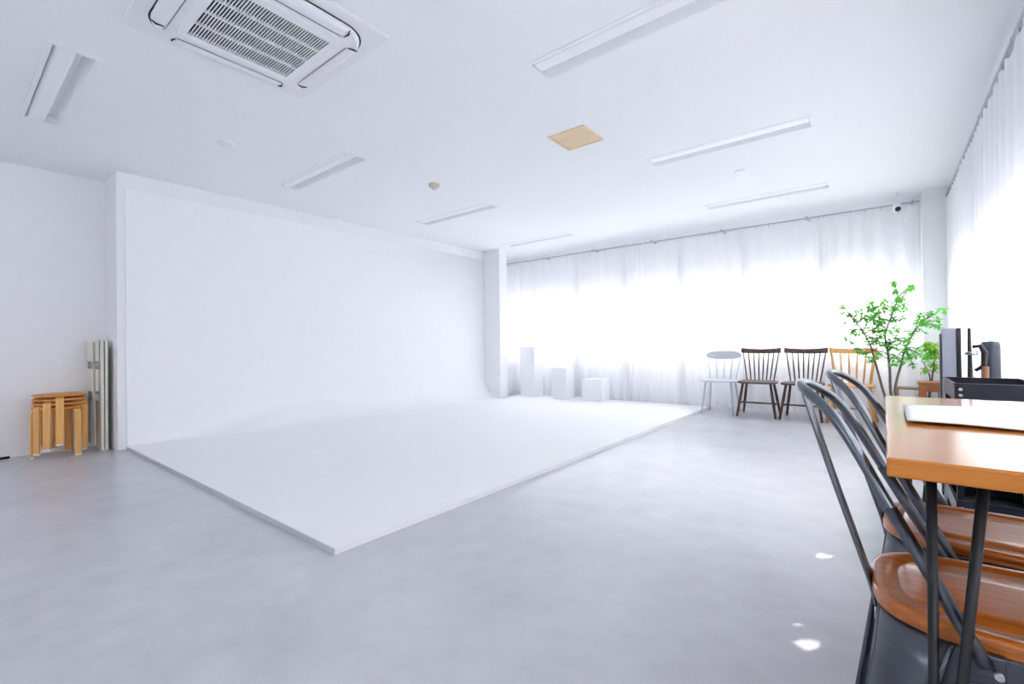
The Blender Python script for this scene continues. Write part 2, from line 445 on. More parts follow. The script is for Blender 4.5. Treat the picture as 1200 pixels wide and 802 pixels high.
bl = ['white sheer curtain panel at the far left of the back window, behind the tallest plinth',
      'white sheer curtain panel behind the middle height plinth',
      'white sheer curtain panel behind the low cube plinth',
      'white sheer curtain panel between the low cube plinth and the pale grey chair',
      'white sheer curtain panel behind the pale grey chair',
      'white sheer curtain panel behind the two dark brown chairs',
      'white sheer curtain panel behind the light oak chair and tall plant']
for i in range(7):
    u0, u1 = lerp(-5.92, .315, i / 7), lerp(-5.92, .315, (i + 1) / 7)
    curtain('x', YC, u0 + .003, u1 - .003, 2.475, .035, bl[i], 11 + i, pitch=(.17, .19, .16, .15, .18, .16, .17)[i])
spots = [(-.205, 1.794), (-.20, 1.69), (-.222, 2.43), (-.24, 3.297), (-.235, 3.622), (-.239, 4.0), (-.266, 4.213)]
holes = []
for k, (sx, sy) in enumerate(spots):
    holes.append((Vector((sx, sy, 0)), .023 if k < 3 else .019))     # holes added along the sun rays to throw spots on the floor
rl = ['white sheer curtain on the right wall from the corner pillar to behind the small plant',
      'white sheer curtain on the right wall behind the black trolley',
      'white sheer curtain on the right wall beside the wooden table',
      'white sheer curtain on the right wall behind the camera']
ry = [6.88, 4.95, 2.95, .1, -4.1]
for i in range(4):
    curtain('y', XC, ry[i] - .004, ry[i + 1] + .004, 2.475, .035, rl[i], 31 + i, holes, pitch=(.16, .17, .18, .18)[i])
def rail(axis, c, a, bb, label):
    root = thing('curtain_rail', label, 'curtain rail')
    m = MB()
    if axis == 'x': m.box(a, bb, c - .012, c + .012, 2.497, 2.513)
    else: m.box(c - .012, c + .012, a, bb, 2.497, 2.513)
    m.build('track', 'rail', root)
    n = int(abs(bb - a) / 1.0)
    for i in range(n + 1):
        u = lerp(a + .06, bb - .06, i / n); k = MB()
        if axis == 'x': k.box(u - .012, u + .012, c - .01, YB, 2.513, 2.53)
        else: k.box(c - .01, XR, u - .012, u + .012, 2.513, 2.53)
        k.build('bracket', 'rail', root)
rail('x', YC, -5.93, .33, 'thin grey curtain rail along the top of the back wall')
rail('y', XC, -4.1, 6.89, 'thin grey curtain rail along the top of the right wall')

# ------------------------------------------------------------------ ceiling lights
def lamp(x, y, label):
    root = thing('ceiling_light', label, 'ceiling light', (x, y, H), 0, 'recessed strip lights on the ceiling')
    fl = .012
    m = MB()     # flange
    m.box(-fl, LL + fl, -fl, .010, -.005, .001).box(-fl, LL + fl, LW - .010, LW + fl, -.005, .001)
    m.box(-fl, .012, .010, LW - .010, -.005, .001).box(LL - .012, LL + fl, .010, LW - .010, -.005, .001)
    m.build('frame', 'lamp_white', root)
    m = MB()     # trough: back plate, two sloped reflectors, two end plates
    d = .062
    P = [(.006, 0), (.045, d), (LW - .045, d), (LW - .006, 0)]
    m.grid([[(xx, yy, zz) for yy, zz in P] for xx in (.006, LL - .006)], False)
    for xx in (.006, LL - .006):
        m.bm.faces.new([m.bm.verts.new((xx, yy, zz)) for yy, zz in P])
    m.build('reflector', 'lamp_white', root, solid=.002)
    m = MB()
    pr = [(.024, .058), (.024, .012), (.030, .003), (.040, 0), (.098, -.002), (.108, .002), (.114, .012), (.114, .058)]
    m.grid([[(xx, yy, zz) for yy, zz in pr] for xx in (.018, LL - .018)], False)
    for xx in (.018, LL - .018): m.bm.faces.new([m.bm.verts.new((xx, yy, zz)) for yy, zz in pr])
    m.build('diffuser', 'diffuser', root)
    return root
LBL = ['long strip light cut by the top of the photo, nearest of the right row',
       'strip light on the ceiling right of the bare wood panel, middle of the right row',
       'strip light farthest back in the right row, just before the curtain rail',
       'strip light in the upper left corner, left of the air conditioner',
       'strip light above the cyclorama wall, nearest of the row after the corner',
       'strip light over the cyclorama between the nearer one and the faintest far one',
       'faintest strip light at the far left end, near the stub wall']
lamp0 = lamp(LAMP[0][0], LAMP[0][1], LBL[0])
for (x, y), l in list(zip(LAMP, LBL))[1:]: dup(lamp0, (x, y, H), 0, l)

# ------------------------------------------------------------------ air conditioner cassette
def rrect(x0, x1, y0, y1, r, n=8):
    out = []
    for cx, cy, a0 in ((x1 - r, y1 - r, 0), (x0 + r, y1 - r, PI / 2), (x0 + r, y0 + r, PI), (x1 - r, y0 + r, 3 * PI / 2)):
        for k in range(n + 1): out.append((cx + r * math.cos(a0 + k / n * PI / 2), cy + r * math.sin(a0 + k / n * PI / 2)))
    return out
def aircon():
    S = .94
    root = thing('air_conditioner', 'white square ceiling cassette air conditioner with slatted grille', 'air conditioner', (-2.985 + S / 2, .595 + S / 2, H))
    h = S / 2
    m = MB(); m.prism(rrect(-h, h, -h, h, .012, 3), -.022, -.0005)
    m.build('panel', 'white_plastic', root, .004)
    # raised face: rounded, with a shadow groove around it
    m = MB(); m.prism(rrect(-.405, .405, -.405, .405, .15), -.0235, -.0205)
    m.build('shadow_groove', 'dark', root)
    def ring(w, r, z): return [(x, y, z) for x, y in rrect(-w, w, -w, w, r)]
    m = MB(); g = .252
    inner = lambda z: [(x, y, z) for x, y in rrect(-g, g, -g, g, .012)]
    m.grid([ring(.397, .145, -.02), ring(.397, .145, -.034), ring(.385, .135, -.045), ring(.30, .06, -.052), ring(.295, .058, -.056), inner(-.056), inner(-.03)], False, True)
    m.build('face', 'white_plastic', root)
    # air flaps, one along each side
    for k in range(4):
        f = MB(); n = 14; rows = []
        for i in range(n + 1):
            u = -1 + 2 * i / n; e = 1 - abs(u) ** 6
            y = .27 * u
            rows.append([(.335, y, -.0505), (.345, y, -.053 - .004 * e), (.365 + .02 * e, y, -.050 - .006 * e), (.388 + .014 * e, y, -.041 - .004 * e), (.390 + .014 * e, y, -.036)])
        f.grid(rows)
        f.move(Matrix.Rotation(k * PI / 2, 4, 'Z'))
        o = f.build('flap', 'white_plastic', root)
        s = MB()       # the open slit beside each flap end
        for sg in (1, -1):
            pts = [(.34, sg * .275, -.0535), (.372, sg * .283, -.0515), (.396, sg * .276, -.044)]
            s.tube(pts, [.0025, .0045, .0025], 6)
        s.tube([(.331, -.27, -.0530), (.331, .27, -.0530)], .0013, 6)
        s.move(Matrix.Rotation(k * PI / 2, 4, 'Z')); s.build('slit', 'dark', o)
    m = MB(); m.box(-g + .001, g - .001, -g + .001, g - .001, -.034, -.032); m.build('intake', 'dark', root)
    m = MB(); n = 36
    for i in range(n):
        y = lerp(-g + .006, g - .006, (i + .5) / n)
        m.hexa([(-g, y - .0028, -.0545), (g, y - .0028, -.0545), (g, y + .0026, -.0545), (-g, y + .0026, -.0545)],
               [(-g, y - .0020, -.0485), (g, y - .0020, -.0485), (g, y + .0034, -.0485), (-g, y + .0034, -.0485)])
    for i in range(5):
        x = lerp(-g, g - .008, i / 4); m.box(x, x + .008, -g, g, -.0565, -.042)
    m.build('grille', 'white_plastic', root)
    m = MB(); m.tube([(-.30, -.335, -.0535), (-.285, -.335, -.0535)], .006, 8, flat=.4); m.build('badge', 'rail', root)
aircon()

# ------------------------------------------------------------------ small things on the ceiling
def access_panel():
    root = thing('access_panel', 'bare plywood access panel with a frame on the white ceiling', 'ceiling panel', (-1.925, 3.255, H))
    a = .165
    m = MB(); m.box(-a, a, -a, -a + .022, -.008, 0).box(-a, a, a - .022, a, -.008, 0).box(-a, -a + .022, -a + .022, a - .022, -.008, 0).box(a - .022, a, -a + .022, a - .022, -.008, 0)
    m.build('frame', 'ply', root)
    MB().box(-a + .026, a - .026, -a + .026, a - .026, -.005, 0).build('board', 'ply', root)
access_panel()
tag(MB().lathe([(.0, -.055), (.022, -.052), (.03, -.035), (.05, -.028), (.056, -.012), (.056, 0)], 20, cap=False).build('smoke_detector', 'beige', loc=(-3.6, 3.236, H)), 'small beige round detector on the ceiling over the cyclorama', 'detector')
tag(MB().lathe([(.0, -.012), (.05, -.011), (.062, -.007), (.065, 0)], 20, cap=False).build('ceiling_fitting', 'white_plastic', loc=(-4.152, 1.492, H)), 'flat white round fitting on the ceiling between the air conditioner and the cyclorama', 'ceiling fitting', 'flat round ceiling fittings')
tag(MB().lathe([(.0, -.012), (.05, -.011), (.062, -.007), (.065, 0)], 20, cap=False).build('ceiling_fitting', 'white_plastic', loc=(-1.072, 4.935, H)), 'faint white round fitting between the two far strip lights on the right', 'ceiling fitting', 'flat round ceiling fittings')
def security_camera():
    root = thing('security_camera', 'small white security camera with black lens above the right end of the back curtain', 'camera', (.135, 6.83, H))
    MB().tube([(0, 0, 0), (0, 0, -.13)], .011, 10).build('stem', 'white_plastic', root)
    MB().lathe([(.0, -.0), (.035, -.003), (.042, -.02), (.042, -.075), (.032, -.1), (.0, -.108)], 20, (0, 0, -.125), False).build('housing', 'white_plastic', root)
    MB().tube([(.004, -.036, -.19), (.004, -.05, -.193)], .026, 16).build('lens', 'lens', root)
security_camera()

# ------------------------------------------------------------------ stacked stools
def stool(loc, rz, label):
    root = thing('stool', label, 'stool', loc, rz, 'stacked bentwood stools')
    R = .178; zt = .44; th = .017
    MB().lathe([(0, zt - th), (R - .004, zt - th), (R, zt - th + .004), (R, zt - .004), (R - .004, zt), (0, zt)], 40, cap=False).build('seat', 'birch_edge', root)
    for k in range(3):
        a = k * 2 * PI / 3
        pts = [(.07, zt - th - .0075), (.12, zt - th - .0075)]
        ro = .034; cx = R - .008 - ro + .008; cz = zt - th - .0075 - ro
        for i in range(1, 8):
            t = i / 8 * PI / 2; pts.append((cx + ro * math.sin(t), cz + ro * math.cos(t)))
        xl = cx + ro
        pts += [(xl, cz), (xl, .012)]
        m = MB(); hw = .026; tt = .0075; rows = []
        for i, (r, z) in enumerate(pts):
            p0 = pts[max(i - 1, 0)]; p1 = pts[min(i + 1, len(pts) - 1)]
            d = Vector((p1[0] - p0[0], p1[1] - p0[1])).normalized(); nn = Vector((-d.y, d.x)) * tt
            rows.append([(r + nn.x, -hw, z + nn.y), (r + nn.x, hw, z + nn.y), (r - nn.x, hw, z - nn.y), (r - nn.x, -hw, z - nn.y)])
        m.grid(rows, False, True)
        m.bm.verts.ensure_lookup_table(); v = m.bm.verts; m.bm.faces.new(v[0:4]); m.bm.faces.new(v[len(v) - 4:len(v)])
        m.move(Matrix.Rotation(a, 4, 'Z'))
        leg = m.build('leg', 'birch', root)
        MB().box(xl - .0085, xl + .0085, -.027, .027, 0, .013).move(Matrix.Rotation(a, 4, 'Z')).build('foot_pad', 'pad', leg)
    return root
ST = (-5.79, .705)
sl = ['bottom stool of the stack by the left wall, its feet on the floor',
      'second stool from the bottom of the stack by the left wall',
      'third stool from the bottom of the stack, just under the topmost',
      'topmost stool of the stack, one leg hanging at the front middle']
a0 = math.radians(-86)
s0 = stool((ST[0], ST[1], 0), a0, sl[0])
for k in (1, 2, 3): dup(s0, (ST[0], ST[1], .0365 * k), a0 + math.radians(26.5) * k, sl[k])

# ------------------------------------------------------------------ folded table standing on end
def folded_table():
    root = thing('folding_table', 'cream folding table folded flat and stood on end beside the corner', 'folding table', (-5.86, 1.0, 0))
    for y0 in (-.026, .003):
        MB().box(-.145, .165, y0, y0 + .022, 0, 1.03).build('tabletop_half', 'cream', root, .004)
    m = MB(); m.box(-.14, .155, -.004, .003, .01, 1.02); m.build('gap_shade', 'dark', root)  # dark fill painted as the shade between the folded halves
    m = MB()
    for x in (-.115, .10): m.box(x, x + .018, -.075, -.057, .05, 1.01)
    m.build('leg_frame', 'cream_dark', root, .003)
    m = MB(); m.box(-.12, .115, -.080, -.030, .83, 1.02).box(-.12, .115, -.080, -.030, .55, .76)
    m.build('leg_brace', 'cream', root, .003)
    m = MB(); m.box(-.10, .10, -.058, -.026, .765, .825).box(-.10, .10, -.058, -.026, .46, .53)
    m.build('hinge', 'rail', root, .003)
folded_table()
m = MB().tube(smooth_path([(-5.985, .22, .012), (-5.96, .26, .012), (-5.95, .34, .012), (-5.955, .41, .012)]), .011, 8)
tag(m.build('cable_end', 'cable'), 'short black cable end on the floor by the left wall', 'cable')

# ------------------------------------------------------------------ white plinths
def plinth(x, y, wd, dp, h, rz, label):
    o = MB().box(-wd / 2, wd / 2, -dp / 2, dp / 2, 0, h).build('plinth', 'box', bevel=.004, loc=(x, y, .03))
    o.rotation_euler.z = rz
    return tag(o, label, 'plinth', 'white display plinths')
plinth(-4.94, 6.70, .32, .26, .88, .0, 'tall narrow white plinth, leftmost of the three on the platform')
plinth(-4.20, 6.60, .27, .27, .52, .03, 'middle height white plinth between the tall one and the low cube')
plinth(-3.63, 6.68, .33, .31, .35, .03, 'low white cube plinth, rightmost of the three')
o = MB().box(-.05, .05, -.012, .012, 0, .62).build('leaning_board', 'box', bevel=.003, loc=(-5.53, 6.77, .03))
o.rotation_euler = (math.radians(-6), math.radians(9), 0)
o.location.x = -5.50; o.location.y = 6.74; o.location.z = .036
tag(o, 'narrow white board leaning between the stub wall and the tallest plinth', 'board')

# ------------------------------------------------------------------ chairs along the back curtain
def spindle_chair(loc, rz, label, mat, style):
    root = thing('spindle_chair', label, 'chair', loc, rz, 'spindle back chairs along the back curtain')
    sh = .44; th = .024
    W = .235 if style != 'oak' else .23
    # seat: front at -y, back at +y
    pts = []
    for k in range(32):
        a = 2 * PI * k / 32; ca, sa = math.cos(a), math.sin(a)
        x = math.copysign(abs(ca) ** .55, ca); y = math.copysign(abs(sa) ** .6, sa)
        wd = W * (1 - .10 * (y + 1) / 2)
        pts.append((x * wd, y * .205))
    MB().prism(pts, sh - th, sh).build('seat', mat, root, .006, 2)
    legr = (.017, .013) if style == 'dark' else ((.014, .011) if style == 'grey' else (.024, .019))
    ft = {}
    for sx in (-1, 1):
        for sy in (-1, 1):
            top = Vector((sx * .155, sy * .13, sh - th + .004)); bot = Vector((sx * (.215 if style != 'grey' else .195), sy * (.205 if sy < 0 else .215), 0))
            ft[sx, sy] = (top, bot)
            MB().tube([top, lerp(top, bot, .45), bot], [legr[0] * .85, legr[0], legr[1]], 12).build('leg', mat, root)
    if style != 'grey':
        for sx in (-1, 1):
            p = lerp(*ft[sx, -1], .62); q = lerp(*ft[sx, 1], .62)
            MB().tube([p, lerp(p, q, .5), q], [.008, .011, .008], 10).build('stretcher', mat, root)
        p = (lerp(*ft[-1, -1], .62) + lerp(*ft[-1, 1], .62)) / 2; q = (lerp(*ft[1, -1], .62) + lerp(*ft[1, 1], .62)) / 2
        MB().tube([p, lerp(p, q, .5), q], [.008, .011, .008], 10).build('stretcher', mat, root)
    # crest rail, bowed backwards in plan
    def crest_y(u): return .255 - .055 * u * u
    cw = .232 if style != 'grey' else .235
    z0, z1 = (.785, .845) if style != 'grey' else (.70, .825)
    rows = []
    n = 20
    for i in range(n + 1):
        u = -1 + 2 * i / n; y = crest_y(u)
        if style == 'grey':
            e = math.sqrt(max(0, 1 - (abs(u) ** 2.6))); zm = .762
            a, b2 = zm - max(.004, .058 * e), zm + max(.004, .062 * e)
        else:
            a, b2 = z0 + .012 * u * u, z1 + .016 * u * u
        tk = .010
        rows.append([(cw * u, y - tk, a), (cw * u, y + tk, a), (cw * u, y + tk + .012, b2), (cw * u, y - tk + .012, b2)])
    c = MB(); c.grid(rows, False, True); c.bm.verts.ensure_lookup_table(); v = c.bm.verts
    c.bm.faces.new(v[0:4]); c.bm.faces.new(v[len(v) - 4:len(v)])
    c.build('crest_rail', mat, root, .004, 2)
    ns = {'dark': 8, 'grey': 5, 'oak': 6}[style]
    for i in range(ns):
        u = -1 + 2 * i / (ns - 1)
        xb = u * (.155 if style == 'dark' else .165); yb = .185 - .035 * u * u
        xt = u * cw * .9; yt = crest_y(u * .9)
        zt = .80 if style != 'grey' else (.762 - .05 * math.sqrt(max(0, 1 - abs(u * .9) ** 2.6)) + .008)
        rr = {'dark': .0075, 'grey': .006, 'oak': .009}[style]
        if style == 'oak' and i in (0, ns - 1): rr = .014
        p, q = Vector((xb, yb, sh - .004)), Vector((xt, yt + .004, zt))
        MB().tube([p, lerp(p, q, .4), q], [rr * .9, rr * 1.15, rr * .8], 10).build('spindle', mat, root)
    return root
CY = 6.585
spindle_chair((-1.725, CY + .03, 0), .03, 'pale grey chair with a wide oval backrest, leftmost in the row', 'greyp', 'grey')
dk = spindle_chair((-1.262, CY, 0), .03, 'dark brown spindle chair beside the pale grey one', 'walnut', 'dark')
dup(dk, (-.775, CY + .0, 0), -.04, 'dark brown spindle chair beside the light oak one')
spindle_chair((-.30, CY, 0), -.03, 'light oak spindle chair with thick legs, partly behind the plant', 'oak', 'oak')

# ------------------------------------------------------------------ plants
def leaf(bm, p, d, L, wd, droop):
    d = Vector(d).normalized(); s = d.cross(Vector((0, 0, 1)))
    if s.length < .05: s = Vector((1, 0, 0))
    s.normalize(); upv = s.cross(d)
    P = [p, p + d * L * .45 + s * wd + upv * .1 * wd, p + d * L - upv * droop * L, p + d * L * .45 - s * wd + upv * .1 * wd, p + d * L * .5 - upv * .25 * wd]
    v = [bm.verts.new(q) for q in P]
    bm.faces.new((v[0], v[1], v[4])); bm.faces.new((v[1], v[2], v[4])); bm.faces.new((v[2], v[3], v[4])); bm.faces.new((v[3], v[0], v[4]))
def whorl(bm, c, R, rnd, L=.056):
    n = max(2, int(R * R / (L * L) * 5.5 + 2.0))
    for _ in range(n):
        q = c + Vector((rnd.gauss(0, R * .55), rnd.gauss(0, R * .7), rnd.gauss(0, R * .42)))
        a0 = rnd.uniform(0, 6.28); k = rnd.choice((4, 5, 5, 6)); tx = rnd.uniform(-.6, .6); ty = rnd.uniform(-1.0, .15)
        for j in range(k):
            a = a0 + j * 2 * PI / k + rnd.uniform(-.25, .25)
            leaf(bm, q, (math.cos(a), math.sin(a), tx * math.cos(a) + ty * math.sin(a) + rnd.uniform(-.25, .25)), L * rnd.uniform(.75, 1.15), L * .27, rnd.uniform(.05, .3))
PX = [(425,55,12),(540,70,12),(430,100,6),(500,105,6),(460,155,25),(470,210,22),(425,245,22),(360,205,20),(255,190,25),(255,225,18),(350,170,8),(310,235,22),(170,250,18),(115,265,8),(85,260,16),(35,215,12),(20,262,10),(120,310,22),(175,305,22),(230,290,22),(275,260,20),(300,300,22),(350,305,22),(415,300,18),(470,297,14),(130,385,20),(185,400,22),(250,330,22),(240,370,20),(300,390,28),(350,380,28),(400,385,26),(310,340,20),(260,430,20),(240,480,20),(330,430,22),(380,470,28),(340,490,20),(290,465,12),(70,440,7),(110,475,13),(150,525,14),(200,545,16),(240,570,20),(250,605,14),(330,560,22),(410,515,14),(430,590,26),(410,620,18),(450,445,10),(510,460,25),(500,490,16),(480,525,14),(520,560,22),(500,600,14),(550,635,8),(590,520,22),(600,560,22),(575,575,13),(540,400,16),(570,385,16),(600,365,16),(615,320,20),(640,320,18),(625,275,13),(660,335,10),(690,260,10),(755,240,17),(715,297,14),(705,350,9),(745,352,7),(650,600,16)]
def bearing(u, v, y):
    f, yaw, pit, rol, h = 543.6945, math.radians(38.7467), math.radians(.346), math.radians(.6829), .94
    X = (u - 600) / f; Y = (401 - v) / f
    X, Y = X * math.cos(rol) + Y * math.sin(rol), -X * math.sin(rol) + Y * math.cos(rol)
    yc, zc = Y * math.cos(pit) + math.sin(pit), -Y * math.sin(pit) + math.cos(pit)
    c, s = math.cos(yaw), math.sin(yaw)
    x, yy, z = X * c - zc * s, X * s + zc * c, yc
    return Vector((x * y / yy, y, h + z * y / yy))
def tall_plant():
    rnd = random.Random(5)
    Y0 = 5.55
    base = Vector((.12, Y0, 0))
    root = thing('potted_tree', 'tall slim potted tree with layered green leaves beside the oak chair', 'plant', base)
    L = lambda p: Vector(p) - base
    ZP = .30
    MB().lathe([(.08, 0), (.11, .02), (.125, .15), (.12, ZP), (.108, ZP), (.106, ZP - .04)], 28).build('pot', 'pot', root)
    MB().lathe([(0, ZP - .03), (.07, ZP - .025), (.107, ZP - .035)], 24, cap=False).build('soil', 'soil', root)
    def st(pts, dy):
        n = len(pts); out = []
        for i, (px, py) in enumerate(pts):
            out.append(bearing(960 + px / 4.454, 320 + py / 4.454, Y0 + dy * i / max(1, n - 1)))
        return out
    stems = [[base + Vector((-.07, -.02, ZP - .04))] + st([(340, 635), (310, 530), (285, 440), (272, 390), (225, 300), (170, 235)], -.12),
             [base + Vector((-.03, .03, ZP - .04))] + st([(375, 630), (368, 500), (355, 390), (345, 320), (380, 220), (412, 130)], .10),
             [base + Vector((.0, 0, ZP - .04))] + st([(397, 635), (405, 560), (430, 470), (445, 410), (500, 300), (560, 240), (625, 200)], .18)]
    nodes = []
    for s in stems:
        sp = smooth_path(s, 6); n = len(sp)
        MB().tube([L(p) for p in sp], [lerp(.0125, .004, i / (n - 1)) for i in range(n)], 8).build('stem', 'bark', root)
        nodes += [p for p in sp if p.z > .85]
    fol = MB(); tw = MB()
    for px, py, r in PX:
        yd = Y0 + rnd.uniform(-.22, .22)
        c = bearing(980 + px / 6.169, 325 + py / 6.169, yd)
        R = r / 6.169 / 543.7 * 5.0
        whorl(fol.bm, L(c), R * 1.25, rnd, .052)
        q = min(nodes, key=lambda nn: (nn - c).length + .5 * max(0, nn.z - c.z))
        if (q - c).length > .03:
            mid = (q + c) / 2 + Vector((0, 0, .015))
            tw.tube([L(q), L(mid), L(c)], [.004, .003, .0015], 5)
    tw.build('twigs', 'bark', root)
    fol.build('foliage', 'leaf', root)
tall_plant()
def small_plant():
    rnd = random.Random(9)
    Y0 = 6.42; base = Vector((.345, Y0, 0))
    root = thing('potted_plant', 'smaller yellow green potted plant behind the brown wooden stool', 'plant', base)
    L = lambda p: Vector(p) - base
    ZP = .30
    MB().lathe([(.08, 0), (.11, .02), (.12, ZP), (.107, ZP), (.105, ZP - .04)], 24).build('pot', 'pot', root)
    MB().lathe([(0, ZP - .03), (.107, ZP - .035)], 20, cap=False).build('soil', 'soil', root)
    pts = [(655,480),(640,505),(660,520,25),(700,500,25),(740,510,25),(758,540,20),(730,550,25),(692,545,25),(765,580,14),(742,620,18),(728,660,20),(712,640,16),(640,660,10),(655,680,8),(745,495,18),(715,575,18)]
    pts = [p if len(p) == 3 else p + (16,) for p in pts]
    trunk = [base + Vector((0, 0, ZP - .04)), bearing(1092, 446, Y0), bearing(1094, 430, Y0), bearing(1096, 412, Y0)]
    sp = smooth_path(trunk, 5); MB().tube([L(p) for p in sp], [lerp(.009, .004, i / (len(sp) - 1)) for i in range(len(sp))], 8).build('stem', 'bark', root)
    tr2 = [base + Vector((-.01, 0, ZP - .04)), bearing(1090, 446, Y0), bearing(1086, 433, Y0), bearing(1080, 422, Y0)]
    sp2 = smooth_path(tr2, 5); MB().tube([L(p) for p in sp2], [lerp(.007, .003, i / (len(sp2) - 1)) for i in range(len(sp2))], 8).build('stem', 'bark', root)
    fol = MB(); tw = MB()
    for px, py, r in pts:
        c = bearing(980 + px / 6.169, 325 + py / 6.169, Y0 + rnd.uniform(-.12, .14))
        c.x = min(c.x, .40)
        whorl(fol.bm, L(c), r / 6.169 / 543.7 * 5.8 * 1.3, rnd, .05)
        q = min(sp + sp2, key=lambda nn: (nn - c).length)
        tw.tube([L(q), L((q + c) / 2), L(c)], [.0035, .003, .0015], 5)
    tw.build('twigs', 'bark', root); fol.build('foliage', 'leaf2', root)
small_plant()

# ------------------------------------------------------------------ wooden stool and bench by the plants
def wood_stool():
    root = thing('wooden_stool', 'reddish brown wooden stool with thick legs under the small plant', 'stool', (.375, 6.08, 0))
    MB().box(-.125, .105, -.13, .13, .505, .532).build('seat', 'stoolwood', root, .006)
    for sx in (-1, 1):
        for sy in (-1, 1):
            x, y = (-.085 if sx < 0 else .07), sy * .10
            MB().hexa([(x - .028 + sx * .015, y - .02 + sy * .012, 0), (x + .028 + sx * .015, y - .02 + sy * .012, 0), (x + .028 + sx * .015, y + .02 + sy * .012, 0), (x - .028 + sx * .015, y + .02 + sy * .012, 0)],
                      [(x - .024, y - .02, .505), (x + .024, y - .02, .505), (x + .024, y + .02, .505), (x - .024, y + .02, .505)]).build('leg', 'stoolwood', root, .003)
    for sy in (-1, 1):
        MB().box(-.065, .05, sy * .10 - .01, sy * .10 + .01, .44, .505).build('apron', 'stoolwood', root, .002)
wood_stool()
def bench():
    root = thing('low_bench', 'low thin wooden bench behind the brown stool', 'bench', (.28, 6.68, 0))
    MB().box(-.19, .19, -.10, .10, .405, .425).build('seat', 'thinwood', root, .003)
    for sx in (-1, 1):
        for sy in (-1, 1):
            MB().box(sx * .175 - .012, sx * .175 + .012, sy * .08 - .012, sy * .08 + .012, 0, .405).build('leg', 'thinwood', root, .002)
bench()

# ------------------------------------------------------------------ black trolley and the things standing behind it
def trolley():
    root = thing('trolley', 'black steel trolley with open trays beside the right curtain', 'trolley', (.222, 2.63, 0))
    W, D = .255, .435
    for z, hh in ((.690, .066), (.44, .055), (.205, .072)):
        t = MB(); k = .003
        t.box(0, W, 0, D, z, z + k).box(0, W, 0, k, z + k, z + hh).box(0, W, D - k, D, z + k, z + hh).box(0, k, k, D - k, z + k, z + hh).box(W - k, W, k, D - k, z + k, z + hh)
        t.box(-.004, W + .004, -.004, .006, z + hh, z + hh + .004).box(-.004, W + .004, D - .006, D + .004, z + hh, z + hh + .004)
        t.box(-.004, .006, .006, D - .006, z + hh, z + hh + .004).box(W - .006, W + .004, .006, D - .006, z + hh, z + hh + .004)
        tray = t.build('tray', 'cart', root)
        b2 = MB()
        for x in (.018, W - .018):
            for zz in (z + .022, z + .046): b2.tube([(x, -.001, zz), (x, -.009, zz)], .0065, 12)
        b2.build('bolts', 'steel', tray)
    for x in (.002, W - .024):
        for y in (.006, D - .028):
            MB().box(x + .002, x + .022, y, y + .022, .06, .69).build('post', 'black_metal', root)
    for x in (.012, W - .012):
        for y in (.02, D - .02):
            MB().tube([(x - .012, y, .031), (x + .012, y, .031)], .030, 18).build('caster', 'blackp', root)
            MB().box(x - .016, x + .016, y - .010, y + .010, .045, .063).build('caster_bracket', 'black_metal', root)
trolley()
def flat_case():
    root = thing('flat_case', 'grey flat case with a dark edge standing upright behind the trolley', 'case', (.27, 3.34, 0))
    MB().box(-.035, .022, -.014, .05, 0, 1.0).build('shell', 'slate', root, .004)
    MB().box(.0225, .040, -.018, .05, 0, 1.0).build('edge_band', 'blackp', root, .003)
    MB().box(-.041, -.0355, -.016, .05, .12, .97).build('spine', 'blackp', root, .002)
flat_case()
def light_stand():
    root = thing('light_stand', 'folded black light stand with clamps between the grey case and the dark tube', 'stand', (.352, 3.44, 0))
    MB().tube([(0, 0, 0), (0, 0, .72), (.0, 0, 1.0)], [.012, .011, .007], 12).build('pole', 'blackp', root)
    for k in range(3):
        a = k * 2.1 + .4
        MB().tube([(.022 * math.cos(a), .022 * math.sin(a), .01), (.018 * math.cos(a), .018 * math.sin(a), .55)], .006, 8).build('leg', 'blackp', root)
    m = MB().tube([(.012, 0, .90), (.04, -.01, .905), (.055, -.012, .87), (.05, -.012, .80), (.02, -.005, .775)], [.008, .012, .014, .012, .008], 10)
    m.build('clamp', 'blackp', root)
    MB().tube([(-.02, -.012, .865), (.03, -.012, .868)], .010, 10).build('knob', 'steel', root)
light_stand()
o = MB().tube([(0, 0, 0), (.006, .0, .40), (.01, .0, .80)], [.014, .014, .013], 12).build('wooden_pole', 'stick', loc=(.392, 3.365, 0))
tag(o, 'reddish wooden pole standing upright right of the black light stand', 'pole')
o = MB().lathe([(0, 0), (.038, 0), (.040, .01), (.038, .90), (.034, .925), (0, .93)], 24, cap=False).build('dark_tube', 'slate_dark', loc=(.443, 3.54, 0))
tag(o, 'dark grey tube bag standing upright, rightmost behind the trolley', 'tube bag')

